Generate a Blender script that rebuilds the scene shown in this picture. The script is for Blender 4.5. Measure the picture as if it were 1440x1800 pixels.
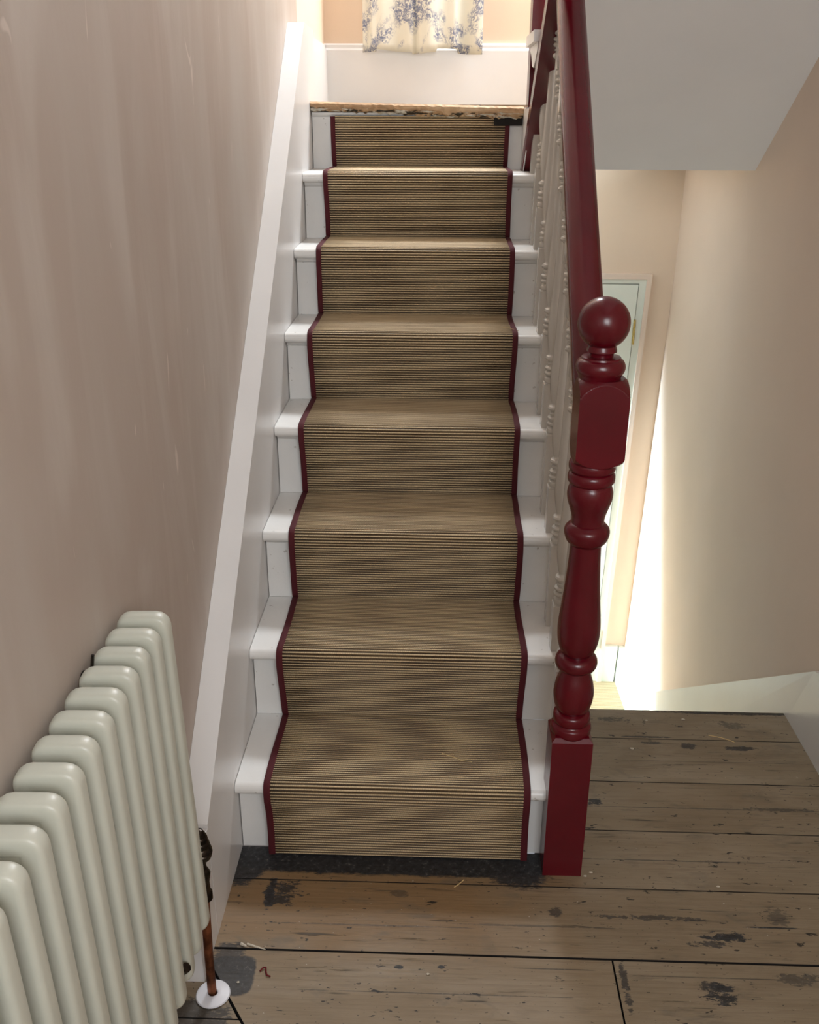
import bpy, bmesh, math, random
from mathutils import Vector, Matrix
random.seed(7)
for o in list(bpy.data.objects): bpy.data.objects.remove(o)
scene = bpy.context.scene
COL = scene.collection

# ------------------------------------------------------------------ camera
F, PITCH, YAW, ROLL = 1682.92, 0.4007, 0.0321, 0.0041
CAM = Vector((0.4193, -1.6564, 1.4888))
cam = bpy.data.cameras.new('camera'); camo = bpy.data.objects.new('camera', cam); COL.objects.link(camo)
cam.sensor_fit = 'VERTICAL'; cam.sensor_height = 24.0; cam.lens = F / 1800 * 24.0
cam.shift_y = 15.38 / 1800; cam.clip_start = 0.02
cp, sp, cy_, sy_, cr, sr = math.cos(PITCH), math.sin(PITCH), math.cos(YAW), math.sin(YAW), math.cos(ROLL), math.sin(ROLL)
hx = Vector((cy_, sy_, 0)); hu = Vector((-sp * sy_, sp * cy_, cp))
right = cr * hx + sr * hu; up = -sr * hx + cr * hu; fwd = Vector((-cp * sy_, cp * cy_, -sp))
camo.matrix_world = Matrix((
    (right.x, up.x, -fwd.x, CAM.x), (right.y, up.y, -fwd.y, CAM.y), (right.z, up.z, -fwd.z, CAM.z), (0, 0, 0, 1)))
scene.camera = camo

# ------------------------------------------------------------------ world, lights, exposure
w = bpy.data.worlds.new('sky'); scene.world = w; w.use_nodes = True
w.node_tree.nodes['Background'].inputs[0].default_value = (0.72, 0.83, 1.0, 1)
w.node_tree.nodes['Background'].inputs[1].default_value = 3.0
vs = scene.view_settings
vs.view_transform = 'Standard'; vs.look = 'None'; vs.gamma = 1.0; vs.use_curve_mapping = False
vs.exposure = 0.07

def area(name, loc, target, sx, sy, power, colr, spread=180):
    l = bpy.data.lights.new(name, 'AREA'); l.shape = 'RECTANGLE'; l.size = sx; l.size_y = sy
    l.energy = power; l.color = colr; l.spread = math.radians(spread)
    o = bpy.data.objects.new(name, l); COL.objects.link(o); o.location = loc
    d = Vector(target) - Vector(loc); o.rotation_euler = d.to_track_quat('-Z', 'Y').to_euler()
    return o
# high landing window above the curtain
area('landing_window_daylight', (0.66, 2.32, 3.15), (0.28, 0.5, 0.5), 0.8, 0.5, 70, (0.90, 0.955, 1.0))
# window on the right of the upper landing
area('landing_side_daylight', (1.36, 2.05, 2.55), (0.0, 1.95, 1.9), 0.6, 0.9, 18, (0.90, 0.96, 1.0))
# daylight from the room window behind the viewer
area('rear_window_daylight', (0.83, -2.72, 1.75), (0.6, 0.5, 0.7), 0.95, 1.4, 45, (0.93, 0.965, 1.0))
# front door glazing at the far end of the hall passage
area('hall_door_daylight', (-1.20, 2.10, -0.50), (1.39, 2.10, -0.50), 0.3, 1.0, 185, (0.60, 0.82, 1.0))

# ------------------------------------------------------------------ materials
def srgb(r, g, b):
    f = lambda c: (c / 255 / 12.92) if c / 255 <= 0.04045 else ((c / 255 + 0.055) / 1.055) ** 2.4
    return (f(r), f(g), f(b), 1)
class NT:
    def __init__(s, name):
        s.m = bpy.data.materials.new(name); s.m.use_nodes = True; s.t = s.m.node_tree
        s.b = s.t.nodes['Principled BSDF']; s.out = s.t.nodes['Material Output']
    def n(s, typ, **kw):
        nd = s.t.nodes.new('ShaderNode' + typ)
        for k, v in kw.items():
            if k in nd.inputs.keys() and not hasattr(nd, k): nd.inputs[k].default_value = v
            elif hasattr(nd, k): setattr(nd, k, v)
            else: nd.inputs[k.replace('_', ' ')].default_value = v
        return nd
    def l(s, a, b): s.t.links.new(a, b)
    def geo(s): return s.n('NewGeometry').outputs['Position']
    def mapping(s, vec, scale=(1, 1, 1), loc=(0, 0, 0), rot=(0, 0, 0)):
        mp = s.n('Mapping'); s.l(vec, mp.inputs[0]); mp.inputs['Scale'].default_value = scale
        mp.inputs['Location'].default_value = loc; mp.inputs['Rotation'].default_value = rot
        return mp.outputs[0]
    def noise(s, vec, scale, detail=4, rough=0.55, dist=0.0):
        nd = s.n('TexNoise'); s.l(vec, nd.inputs['Vector']); nd.inputs['Scale'].default_value = scale
        nd.inputs['Detail'].default_value = detail; nd.inputs['Roughness'].default_value = rough
        nd.inputs['Distortion'].default_value = dist
        return nd.outputs['Fac']
    def ramp(s, fac, stops, interp='LINEAR'):
        r = s.n('ValToRGB'); s.l(fac, r.inputs[0]); r.color_ramp.interpolation = interp
        while len(r.color_ramp.elements) < len(stops): r.color_ramp.elements.new(0.5)
        for e, (p, c) in zip(r.color_ramp.elements, stops):
            e.position = p; e.color = c if isinstance(c, tuple) else (c, c, c, 1)
        return r.outputs[0]
    def mix(s, fac, a, b, mode='MIX'):
        nd = s.n('MixRGB'); nd.blend_type = mode
        for i, v in zip((0, 1, 2), (fac, a, b)):
            if isinstance(v, (int, float)): nd.inputs[i].default_value = v if i == 0 else (v, v, v, 1)
            elif isinstance(v, tuple): nd.inputs[i].default_value = v
            else: s.l(v, nd.inputs[i])
        return nd.outputs[0]
    def math(s, op, a, b=None, c=None, clamp=False):
        nd = s.n('Math'); nd.operation = op; nd.use_clamp = clamp
        for i, v in enumerate((a, b, c)):
            if v is None: continue
            if isinstance(v, (int, float)): nd.inputs[i].default_value = v
            else: s.l(v, nd.inputs[i])
        return nd.outputs[0]
    def xyz(s, vec):
        nd = s.n('SeparateXYZ'); s.l(vec, nd.inputs[0]); return nd.outputs
    def bump(s, h, strength=0.3, dist=0.01):
        nd = s.n('Bump'); s.l(h, nd.inputs['Height']); nd.inputs['Strength'].default_value = strength
        nd.inputs['Distance'].default_value = dist; s.l(nd.outputs[0], s.b.inputs['Normal'])
    def set(s, color=None, rough=0.5, **kw):
        if color is not None:
            if isinstance(color, tuple): s.b.inputs['Base Color'].default_value = color
            else: s.l(color, s.b.inputs['Base Color'])
        if isinstance(rough, (int, float)): s.b.inputs['Roughness'].default_value = rough
        else: s.l(rough, s.b.inputs['Roughness'])
        for k, v in kw.items(): s.b.inputs[k.replace('_', ' ')].default_value = v
        return s.m
M = {}
def paint(key, c, rough=0.45, var=0.05, scale=6, bump=0.08, dirt=None, **kw):
    t = NT(key); g = t.geo(); nz = t.noise(g, scale, 5)
    lo = tuple(x * (1 - var * 1.6) for x in c[:3]) + (1,); hi = tuple(min(1, x * (1 + var)) for x in c[:3]) + (1,)
    colr = t.ramp(nz, [(0.3, lo), (0.7, hi)])
    if dirt:
        sp_ = t.noise(t.mapping(g, (1, 1, 1), (3, 1, 7)), 55, 2); msk = t.ramp(sp_, [(0.70, 0.0), (0.74, 1.0)])
        colr = t.mix(t.math('MULTIPLY', msk, 0.6), colr, dirt)
    t.bump(t.noise(g, 160, 3), bump, 0.002)
    M[key] = t.set(colr, rough, **kw)
paint('white_gloss', srgb(226, 224, 222), 0.28, 0.02, 5, 0.05)
paint('white_stair', srgb(232, 231, 228), 0.33, 0.03, 9, 0.10, dirt=srgb(150, 138, 125))
paint('baluster_paint', srgb(200, 195, 187), 0.18, 0.03, 9, 0.06)
paint('ceiling_white', srgb(238, 236, 235), 0.8, 0.02, 2.5, 0.12)
paint('peach', srgb(230, 207, 183), 0.75, 0.03, 2.2, 0.12)
paint('cream_wall', srgb(229, 208, 190), 0.75, 0.03, 1.8, 0.12)
paint('door_paint', srgb(224, 228, 216), 0.35, 0.02, 4, 0.04)
paint('radiator_cream', srgb(194, 195, 182), 0.36, 0.03, 8, 0.06)
paint('white_plastic', srgb(225, 226, 232), 0.35, 0.01, 9, 0.0)
paint('dark_void', srgb(28, 24, 22), 0.9, 0.1, 9, 0.0)
paint('plain_white', srgb(228, 226, 222), 0.7, 0.02, 2, 0.05)

def mk_red():
    t = NT('red_gloss'); g = t.geo()
    c = t.ramp(t.noise(g, 9, 4), [(0.3, srgb(82, 4, 18)), (0.75, srgb(95, 6, 22))])
    ch = t.ramp(t.noise(t.mapping(g, loc=(5, 2, 1)), 42, 2), [(0.80, 0.0), (0.82, 1.0)])
    c = t.mix(t.math('MULTIPLY', ch, 0.5), c, srgb(190, 150, 140))
    t.bump(t.noise(g, 120, 3), 0.05, 0.002)
    M['red'] = t.set(c, 0.25, Specular_IOR_Level=0.5)
mk_red()

def mk_plaster():
    t = NT('bare_plaster'); g = t.geo()
    a = t.noise(t.mapping(g, (1, 1.0, 0.35), rot=(0.25, 0, 0)), 2.3, 5, 0.55, 0.6)
    b = t.noise(t.mapping(g, (1, 3.2, 0.7), (4, 1, 2), rot=(0.4, 0, 0)), 2.0, 4, 0.5, 0.8)
    c = t.ramp(a, [(0.28, srgb(170, 153, 140)), (0.5, srgb(178, 165, 154)), (0.72, srgb(187, 178, 169))])
    c = t.mix(t.ramp(b, [(0.5, 0.0), (0.78, 0.55)]), c, srgb(206, 198, 190))
    sc = t.ramp(t.noise(t.mapping(g, (1, 2.5, 0.8), (1, 7, 3)), 9, 2, 0.4, 1.0), [(0.735, 0.0), (0.765, 0.35)])
    c = t.mix(sc, c, srgb(236, 222, 212))
    t.bump(t.math('ADD', t.math('MULTIPLY', b, 0.8), t.math('MULTIPLY', t.noise(g, 60, 3), 0.1)), 0.10, 0.02)
    M['plaster'] = t.set(c, 0.55)
mk_plaster()

def mk_boards():
    t = NT('old_floorboard'); g = t.geo(); X = t.xyz(g)
    rnd = t.n('ObjectInfo').outputs['Random']
    off = t.n('CombineXYZ'); t.l(t.math('MULTIPLY', rnd, 13.0), off.inputs[0]); t.l(t.math('MULTIPLY', rnd, 7.0), off.inputs[2])
    add = t.n('VectorMath'); add.operation = 'ADD'; t.l(g, add.inputs[0]); t.l(off.outputs[0], add.inputs[1]); p = add.outputs[0]
    blot = t.noise(t.mapping(p, (1.0, 2.2, 1)), 4.0, 5, 0.6, 0.4)
    c = t.ramp(blot, [(0.26, srgb(124, 109, 87)), (0.48, srgb(140, 125, 102)), (0.74, srgb(154, 140, 119))])
    c = t.mix(t.math('MULTIPLY', rnd, 0.12), c, srgb(140, 108, 70))
    # warmer brown timber before the bottom step, darkened in colour for the lower light there
    wy = t.math('ABSOLUTE', t.math('ADD', X[1], 0.13))
    warm = t.math('MULTIPLY', t.ramp(t.math('ADD', X[0], t.math('MULTIPLY', t.noise(p, 4, 3), 0.5)), [(0.70, 0.75), (1.15, 0.0)]),
                  t.ramp(t.math('ADD', wy, t.math('MULTIPLY', t.noise(p, 7, 3), 0.12)), [(0.15, 1.0), (0.26, 0.15)]))
    c = t.mix(warm, c, srgb(130, 98, 60))
    grain = t.noise(t.mapping(p, (1.2, 30, 1)), 5, 6, 0.65, 0.35)
    c = t.mix(t.ramp(grain, [(0.34, 0.30), (0.52, 0.0)]), c, srgb(100, 82, 60))
    # soft grey smudges
    sm_ = t.noise(t.mapping(p, (1.2, 2.4, 1), (5, 1, 0)), 9, 4, 0.6, 0.6)
    c = t.mix(t.ramp(sm_, [(0.57, 0.0), (0.70, 0.38)]), c, srgb(92, 86, 76))
    # long dark cracks and streaks along the grain
    st = t.noise(t.mapping(p, (2.2, 34, 1), (2, 9, 0)), 3.2, 5, 0.62, 0.3)
    gate = t.noise(t.mapping(p, (1, 1.6, 1), (8, 3, 0)), 6.0, 3)
    stm = t.math('MULTIPLY', t.ramp(st, [(0.60, 0.0), (0.66, 1.0)]), t.ramp(gate, [(0.47, 0.0), (0.60, 1.0)]))
    c = t.mix(t.math('MULTIPLY', stm, 0.75), c, srgb(52, 45, 36))
    # nail holes and chips of old black varnish
    sp2 = t.noise(t.mapping(p, (24, 60, 1), (1, 4, 0)), 1.5, 3, 0.6, 0.3)
    c = t.mix(t.ramp(sp2, [(0.665, 0.0), (0.69, 0.95)]), c, srgb(34, 28, 22))
    sp3 = t.noise(t.mapping(p, (50, 100, 1), (6, 2, 0)), 1.5, 2, 0.6, 0.3)
    c = t.mix(t.ramp(sp3, [(0.70, 0.0), (0.73, 0.85)]), c, srgb(40, 32, 26))
    lt = t.noise(t.mapping(p, (60, 85, 1), (11, 2, 0)), 1.6, 2)
    c = t.mix(t.ramp(lt, [(0.755, 0.0), (0.775, 0.6)]), c, srgb(212, 204, 190))
    # knots
    vor = t.n('TexVoronoi'); t.l(t.mapping(p, (2.2, 5.2, 1)), vor.inputs['Vector']); vor.inputs['Scale'].default_value = 1.0
    kn = t.ramp(vor.outputs['Distance'], [(0.035, 0.70), (0.085, 0.0)])
    c = t.mix(kn, c, srgb(88, 62, 44))
    # patches of old black paint: a band along the bottom riser, one by the pipe, and a few worn remains
    e1 = t.math('SUBTRACT', t.noise(t.mapping(g, (1, 1.8, 1)), 26, 6, 0.7, 0.5), 0.5)
    e2 = t.math('SUBTRACT', t.noise(t.mapping(g, (1, 2.6, 1), (3, 8, 0)), 75, 4, 0.7), 0.5)
    edge = t.math('ADD', t.math('MULTIPLY', e1, 1.1), t.math('MULTIPLY', e2, 0.9))
    tot = None
    for (ex, ey, rx, ry, e0, hard) in (
        (0.33, 0.0, 0.40, 0.080, 0.9, 0.98), (0.015, -0.045, 0.052, 0.075, 1.5, 0.95), (0.60, -0.03, 0.085, 0.078, 1.3, 0.95), (0.085, -0.140, 0.012, 0.045, 3.0, 0.95), (0.115, -0.135, 0.035, 0.028, 6.0, 0.9),
        (0.045, -0.345, 0.045, 0.047, 0.45, 0.92), (0.030, -0.295, 0.03, 0.03, 2.4, 0.8), (0.0, -0.445, 0.06, 0.05, 2.6, 0.8),
        (1.11, -0.315, 0.035, 0.012, 6.5, 0.6), (0.955, -0.355, 0.030, 0.020, 7.5, 0.95), (0.94, -0.340, 0.020, 0.012, 6.5, 0.8), (1.00, -0.218, 0.042, 0.012, 6.0, 0.95), (0.965, -0.238, 0.035, 0.008, 6.0, 0.8), (1.115, -0.165, 0.02, 0.022, 6.5, 0.5),
        (1.075, 0.405, 0.022, 0.014, 3.0, 0.8), (1.20, 0.400, 0.036, 0.010, 4.0, 0.85), (0.985, 0.415, 0.030, 0.006, 4.6, 0.7), (1.22, 0.556, 0.20, 0.007, 2.4, 0.85), (0.97, 0.440, 0.065, 0.004, 2.4, 0.8),
        (1.21, 0.50, 0.03, 0.014, 7.0, 0.5), (0.90, 0.515, 0.035, 0.010, 7.0, 0.6), (1.10, -0.192, 0.062, 0.0022, 2.4, 0.95), (0.783, -0.345, 0.007, 0.05, 5.6, 0.8), (0.80, 0.175, 0.018, 0.010, 8.0, 0.95),
        (1.08, 0.340, 0.30, 0.0013, 2.6, 0.5), (1.02, 0.162, 0.34, 0.0016, 2.8, 0.6), (1.22, 0.165, 0.07, 0.006, 7.0, 0.6), (0.92, -0.012, 0.22, 0.0018, 2.8, 0.65), (0.42, -0.372, 0.26, 0.0013, 2.4, 0.6), (1.05, -0.318, 0.26, 0.0013, 2.4, 0.6), (0.66, -0.309, 0.085, 0.0013, 1.6, 0.7),
        (0.30, -0.215, 0.22, 0.0020, 3.0, 0.5), (0.62, -0.205, 0.16, 0.0025, 3.4, 0.5), (0.86, -0.175, 0.09, 0.006, 7.5, 0.7), (0.67, -0.165, 0.016, 0.013, 4.0, 0.7), (0.35, -0.130, 0.018, 0.010, 4.5, 0.5), (0.36, -0.315, 0.010, 0.005, 2.0, 0.95), (0.44, -0.312, 0.007, 0.004, 2.0, 0.95)):
        dx = t.math('DIVIDE', t.math('SUBTRACT', X[0], ex), rx); dy = t.math('DIVIDE', t.math('SUBTRACT', X[1], ey), ry)
        d4 = t.math('ADD', t.math('POWER', t.math('ABSOLUTE', dx), 4.0), t.math('POWER', t.math('ABSOLUTE', dy), 4.0)) if e0 < 1 else \
             t.math('ADD', t.math('MULTIPLY', dx, dx), t.math('MULTIPLY', dy, dy))
        d = t.math('ADD', d4, t.math('MULTIPLY', edge, e0))
        mk = t.math('MULTIPLY', t.math('SUBTRACT', 1.0, t.math('MULTIPLY', t.math('SUBTRACT', d, 0.75), 3.0, clamp=True), clamp=True), hard)
        tot = mk if tot is None else t.math('MAXIMUM', tot, mk)
    blk = t.ramp(t.noise(g, 90, 5, 0.75), [(0.36, srgb(14, 14, 16)), (0.58, srgb(44, 46, 50)), (0.72, srgb(120, 116, 106))])
    c = t.mix(tot, c, blk)
    t.bump(t.math('SUBTRACT', t.math('ADD', grain, t.math('MULTIPLY', blot, 0.4)), t.math('MULTIPLY', stm, 0.6)), 0.35, 0.004)
    M['boards'] = t.set(c, t.ramp(blot, [(0.3, 0.62), (0.7, 0.45)]))
mk_boards()

def mk_worn():
    t = NT('worn_nosing_timber'); g = t.geo()
    X = t.xyz(g)
    c = t.ramp(t.noise(t.mapping(g, (6, 20, 60)), 1.0, 5, 0.6), [(0.3, srgb(150, 118, 86)), (0.5, srgb(190, 156, 118)), (0.7, srgb(212, 186, 152))])
    # paint and grime flaking off the lower half of the edge, which dips to the right
    low = t.math('ADD', X[2], t.math('MULTIPLY', X[0], 0.026))
    lowm = t.ramp(t.math('ADD', t.math('MULTIPLY', t.math('SUBTRACT', 1.5145, low), 60.0), t.math('SUBTRACT', t.noise(t.mapping(g, (20, 1, 1)), 1.0, 4, 0.7), 0.5)), [(0.15, 0.0), (0.3, 1.0)])
    fl1 = t.ramp(t.noise(t.mapping(g, (12, 30, 70), (3, 0, 1)), 1.2, 5, 0.65), [(0.50, 0.0), (0.54, 1.0)])
    c = t.mix(t.math('MULTIPLY', lowm, fl1), c, srgb(58, 50, 38))
    fl2 = t.ramp(t.noise(t.mapping(g, (14, 30, 80), (9, 0, 1)), 1.2, 4, 0.6), [(0.54, 0.0), (0.57, 1.0)])
    c = t.mix(t.math('MULTIPLY', lowm, fl2), c, srgb(206, 202, 188))
    t.bump(t.noise(t.mapping(g, (8, 20, 50)), 1.5, 5), 0.35, 0.004)
    M['worn'] = t.set(c, 0.7)
mk_worn()

def mk_carpet(key, pitch, light, dark, mid):
    t = NT(key); uv = t.n('UVMap').outputs[0]; U = t.xyz(uv)
    wob = t.math('MULTIPLY', t.math('SUBTRACT', t.noise(t.mapping(uv, (5, 40, 1)), 1.0, 3), 0.5), 0.0022)
    v = t.math('ADD', U[1], wob)
    rib = t.math('ABSOLUTE', t.math('SINE', t.math('MULTIPLY', v, math.pi / pitch)))
    # short knots along each rib, shifted from row to row
    row = t.math('FLOOR', t.math('DIVIDE', v, pitch))
    ku = t.math('ADD', t.math('MULTIPLY', U[0], math.pi / 0.0042), t.math('MULTIPLY', row, 1.9))
    kn = t.math('ABSOLUTE', t.math('SINE', t.math('ADD', ku, t.math('MULTIPLY', t.noise(t.mapping(uv, (60, 60, 1)), 1.0, 2), 3.0))))
    c = t.ramp(rib, [(0.42, dark), (0.74, mid), (0.95, light)])
    c = t.mix(t.ramp(kn, [(0.06, 0.5), (0.36, 0.0)]), c, dark)
    c = t.mix(t.ramp(t.noise(t.mapping(uv, (420, 150, 1)), 1.0, 2), [(0.45, 0.0), (0.75, 0.35)]), c, mid)
    c = t.mix(t.ramp(t.noise(t.mapping(uv, (6, 6, 1)), 1.0, 3), [(0.4, 0.0), (0.8, 0.18)]), c, light)
    t.bump(t.math('ADD', rib, t.math('MULTIPLY', kn, 0.35)), 0.75, 0.0018)
    M[key] = t.set(c, 0.6, Sheen_Weight=0.06)
mk_carpet('sisal', 0.0070, srgb(218, 194, 154), srgb(50, 34, 17), srgb(122, 95, 58))
mk_carpet('hall_sisal', 0.008, srgb(224, 204, 166), srgb(150, 124, 84), srgb(200, 174, 130))

def mk_binding():
    t = NT('dark_red_binding'); g = t.geo()
    w_ = t.n('TexWave'); t.l(t.mapping(g, (1, 1, 1), rot=(0.7, 0.5, 0)), w_.inputs['Vector']); w_.inputs['Scale'].default_value = 220
    c = t.mix(w_.outputs['Fac'], srgb(50, 3, 12), srgb(94, 7, 24))
    t.bump(w_.outputs['Fac'], 0.4, 0.001)
    M['binding'] = t.set(c, 0.8)
mk_binding()

def mk_toile():
    t = NT('toile_fabric'); g = t.n('UVMap').outputs[0]
    big = t.noise(t.mapping(g, (1, 1, 1), (0.37, 0.21, 0)), 9.0, 3, 0.5, 0.5)
    leaf = t.noise(t.mapping(g, (1, 1, 1), (2, 5, 0)), 62, 4, 0.6, 1.4)
    fine = t.noise(g, 170, 2, 0.5, 1.0)
    gate = t.ramp(big, [(0.47, 0.0), (0.56, 1.0)])
    m = t.math('MULTIPLY', gate, t.ramp(leaf, [(0.43, 0.0), (0.52, 1.0)]))
    m = t.math('MULTIPLY', m, t.ramp(fine, [(0.38, 0.55), (0.55, 1.0)]))
    c = t.mix(t.math('MULTIPLY', m, 0.85), srgb(240, 236, 222), srgb(84, 100, 146))
    wv = t.noise(g, 700, 1); t.bump(wv, 0.15, 0.001)
    t.set(c, 0.85)
    tr = t.n('BsdfTranslucent'); t.l(c, tr.inputs[0]); mx = t.n('MixShader'); mx.inputs[0].default_value = 0.28
    t.l(t.b.outputs[0], mx.inputs[1]); t.l(tr.outputs[0], mx.inputs[2]); t.l(mx.outputs[0], t.out.inputs[0])
    M['toile'] = t.m
mk_toile()

def metal(key, a, b, rough, met=1.0, scale=25):
    t = NT(key); g = t.geo(); nz = t.noise(g, scale, 4)
    t.bump(t.noise(g, 90, 3), 0.15, 0.002)
    M[key] = t.set(t.ramp(nz, [(0.35, a), (0.65, b)]), rough, Metallic=met)
metal('copper', srgb(92, 52, 30), srgb(150, 92, 62), 0.45, 0.8, 40)
metal('bronze', srgb(24, 20, 18), srgb(66, 58, 50), 0.25, 0.85, 60)
metal('brass', srgb(176, 150, 84), srgb(214, 196, 130), 0.35, 0.9, 50)
def plain(key, c, rough=0.7):
    t = NT(key); g = t.geo(); d = tuple(x * 0.7 for x in c[:3]) + (1,)
    M[key] = t.set(t.ramp(t.noise(g, 300, 3), [(0.3, d), (0.7, c)]), rough)
plain('straw', srgb(226, 196, 140)); plain('chip', srgb(216, 205, 186)); plain('red_wool', srgb(110, 10, 20), 0.9)
plain('grey_end', srgb(120, 112, 104))
def mk_glass():
    t = NT('window_glass'); tr = t.n('BsdfTransparent'); gl = t.n('BsdfGlossy'); gl.inputs['Roughness'].default_value = 0.02
    mx = t.n('MixShader'); mx.inputs[0].default_value = 0.08
    t.l(tr.outputs[0], mx.inputs[1]); t.l(gl.outputs[0], mx.inputs[2]); t.l(mx.outputs[0], t.out.inputs[0]); M['glass'] = t.m
mk_glass()

# ------------------------------------------------------------------ mesh helpers
def box(bm, x0, x1, y0, y1, z0, z1):
    v = [bm.verts.new(p) for p in ((x0, y0, z0), (x1, y0, z0), (x1, y1, z0), (x0, y1, z0), (x0, y0, z1), (x1, y0, z1), (x1, y1, z1), (x0, y1, z1))]
    for f in ((3, 2, 1, 0), (4, 5, 6, 7), (0, 1, 5, 4), (1, 2, 6, 5), (2, 3, 7, 6), (3, 0, 4, 7)): bm.faces.new([v[i] for i in f])
def prism_x(bm, pts, x0, x1):            # outline in (y,z), extruded along x
    a = [bm.verts.new((x0, y, z)) for y, z in pts]; b = [bm.verts.new((x1, y, z)) for y, z in pts]; n = len(pts)
    bm.faces.new(a[::-1]); bm.faces.new(b)
    for i in range(n): bm.faces.new((a[i], a[(i + 1) % n], b[(i + 1) % n], b[i]))
def prism_z(bm, pts, z0, z1):            # outline in (x,y), extruded along z
    a = [bm.verts.new((x, y, z0)) for x, y in pts]; b = [bm.verts.new((x, y, z1)) for x, y in pts]; n = len(pts)
    bm.faces.new(a[::-1]); bm.faces.new(b)
    for i in range(n): bm.faces.new((a[i], a[(i + 1) % n], b[(i + 1) % n], b[i]))
def lathe(bm, prof, cx=0, cy=0, seg=28, caps=True):   # prof: (r,z)
    rings = []
    for r, z in prof: rings.append([bm.verts.new((cx + r * math.cos(2 * math.pi * i / seg), cy + r * math.sin(2 * math.pi * i / seg), z)) for i in range(seg)])
    for a, b in zip(rings, rings[1:]):
        for i in range(seg): bm.faces.new((a[i], a[(i + 1) % seg], b[(i + 1) % seg], b[i]))
    if caps: bm.faces.new(rings[0][::-1]); bm.faces.new(rings[-1])
def tube(bm, pts, r, seg=8, caps=True):
    pts = [Vector(p) for p in pts]; rings = []
    for i, p in enumerate(pts):
        d = (pts[min(i + 1, len(pts) - 1)] - pts[max(i - 1, 0)]).normalized()
        a = d.cross(Vector((0, 0, 1)));  a = a.normalized() if a.length > 1e-4 else Vector((1, 0, 0)); b = d.cross(a)
        rr = r[i] if isinstance(r, (list, tuple)) else r
        rings.append([bm.verts.new(p + rr * (math.cos(2 * math.pi * k / seg) * a + math.sin(2 * math.pi * k / seg) * b)) for k in range(seg)])
    for a, b in zip(rings, rings[1:]):
        for k in range(seg): bm.faces.new((a[k], a[(k + 1) % seg], b[(k + 1) % seg], b[k]))
    if caps: bm.faces.new(rings[0][::-1]); bm.faces.new(rings[-1])
def smoothprof(pts, n=5):               # Catmull-Rom through (r,z)
    out = []
    for i in range(len(pts) - 1):
        p0, p1, p2, p3 = pts[max(i - 1, 0)], pts[i], pts[i + 1], pts[min(i + 2, len(pts) - 1)]
        for k in range(n):
            t = k / n
            out.append(tuple(0.5 * (2 * p1[j] + (p2[j] - p0[j]) * t + (2 * p0[j] - 5 * p1[j] + 4 * p2[j] - p3[j]) * t * t + (3 * p1[j] - p0[j] - 3 * p2[j] + p3[j]) * t ** 3) for j in (0, 1)))
    return out + [pts[-1]]
def bead(r, z0, z1, bulge, n=6):        # half-round ring between z0 and z1
    return [(r + bulge * math.sin(math.pi * i / n), z0 + (z1 - z0) * (0.5 - 0.5 * math.cos(math.pi * i / n))) for i in range(n + 1)]
def bevel(bm, w, seg=2, angle=40):
    es = [e for e in bm.edges if len(e.link_faces) == 2 and e.calc_face_angle(0) > math.radians(angle)]
    bmesh.ops.bevel(bm, geom=es, offset=w, segments=seg, profile=0.5, affect='EDGES', clamp_overlap=True)
def obj(name, bm, mat, parent=None, smooth=False, recalc=True):
    if recalc: bmesh.ops.recalc_face_normals(bm, faces=bm.faces[:])
    me = bpy.data.meshes.new(name); bm.to_mesh(me); bm.free()
    me.materials.append(M[mat])
    if smooth:
        me.polygons.foreach_set('use_smooth', [True] * len(me.polygons))
        me.set_sharp_from_angle(angle=math.radians(38 if smooth is True else smooth))
    o = bpy.data.objects.new(name, me); COL.objects.link(o)
    if parent: o.parent = parent
    return o
def B(): return bmesh.new()
def boxo(name, dims, mat, parent=None, bw=0.0, seg=2):
    bm = B(); box(bm, *dims)
    if bw: bevel(bm, bw, seg)
    return obj(name, bm, mat, parent, smooth=bool(bw))
def tag(o, label, cat=None, group=None, kind=None):
    o['label'] = label
    if cat: o['category'] = cat
    if group: o['group'] = group
    if kind: o['kind'] = kind
    return o
def thing(name, label, cat, loc=(0, 0, 0), group=None):
    o = bpy.data.objects.new(name, None); COL.objects.link(o); o.location = loc; o.empty_display_size = 0.05
    bpy.context.view_layer.update()
    return tag(o, label, cat, group)
def struct(o, label): o['kind'] = 'structure'; o['label'] = label; return o

# ------------------------------------------------------------------ dimensions
G, N, R = 0.2297, 0.0341, 0.19           # going, nosing, rise
XW = -0.05                               # left wall face
XR = 1.3877                              # right wall face
YB = 2.45                                # back wall face
ZL = 8 * R                               # upper landing level
ZH = -1.09                               # lower hall floor
YE = 0.563                               # edge of the bare-board landing
CEIL = 4.0
YF = -2.8

# ------------------------------------------------------------------ room shell
bm = B()
box(bm, XW - 0.12, XW, YF, 1.72, -1.25, CEIL)
struct(obj('wall_left', bm, 'plaster'), 'bare pink plaster wall rising beside the stairs and radiator')
bm = B(); box(bm, XW - 0.12, XW, 1.72, YB + 0.1, 1.30, CEIL)
struct(obj('wall_landing', bm, 'peach'), 'pale peach wall on the left of the upper landing')

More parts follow.
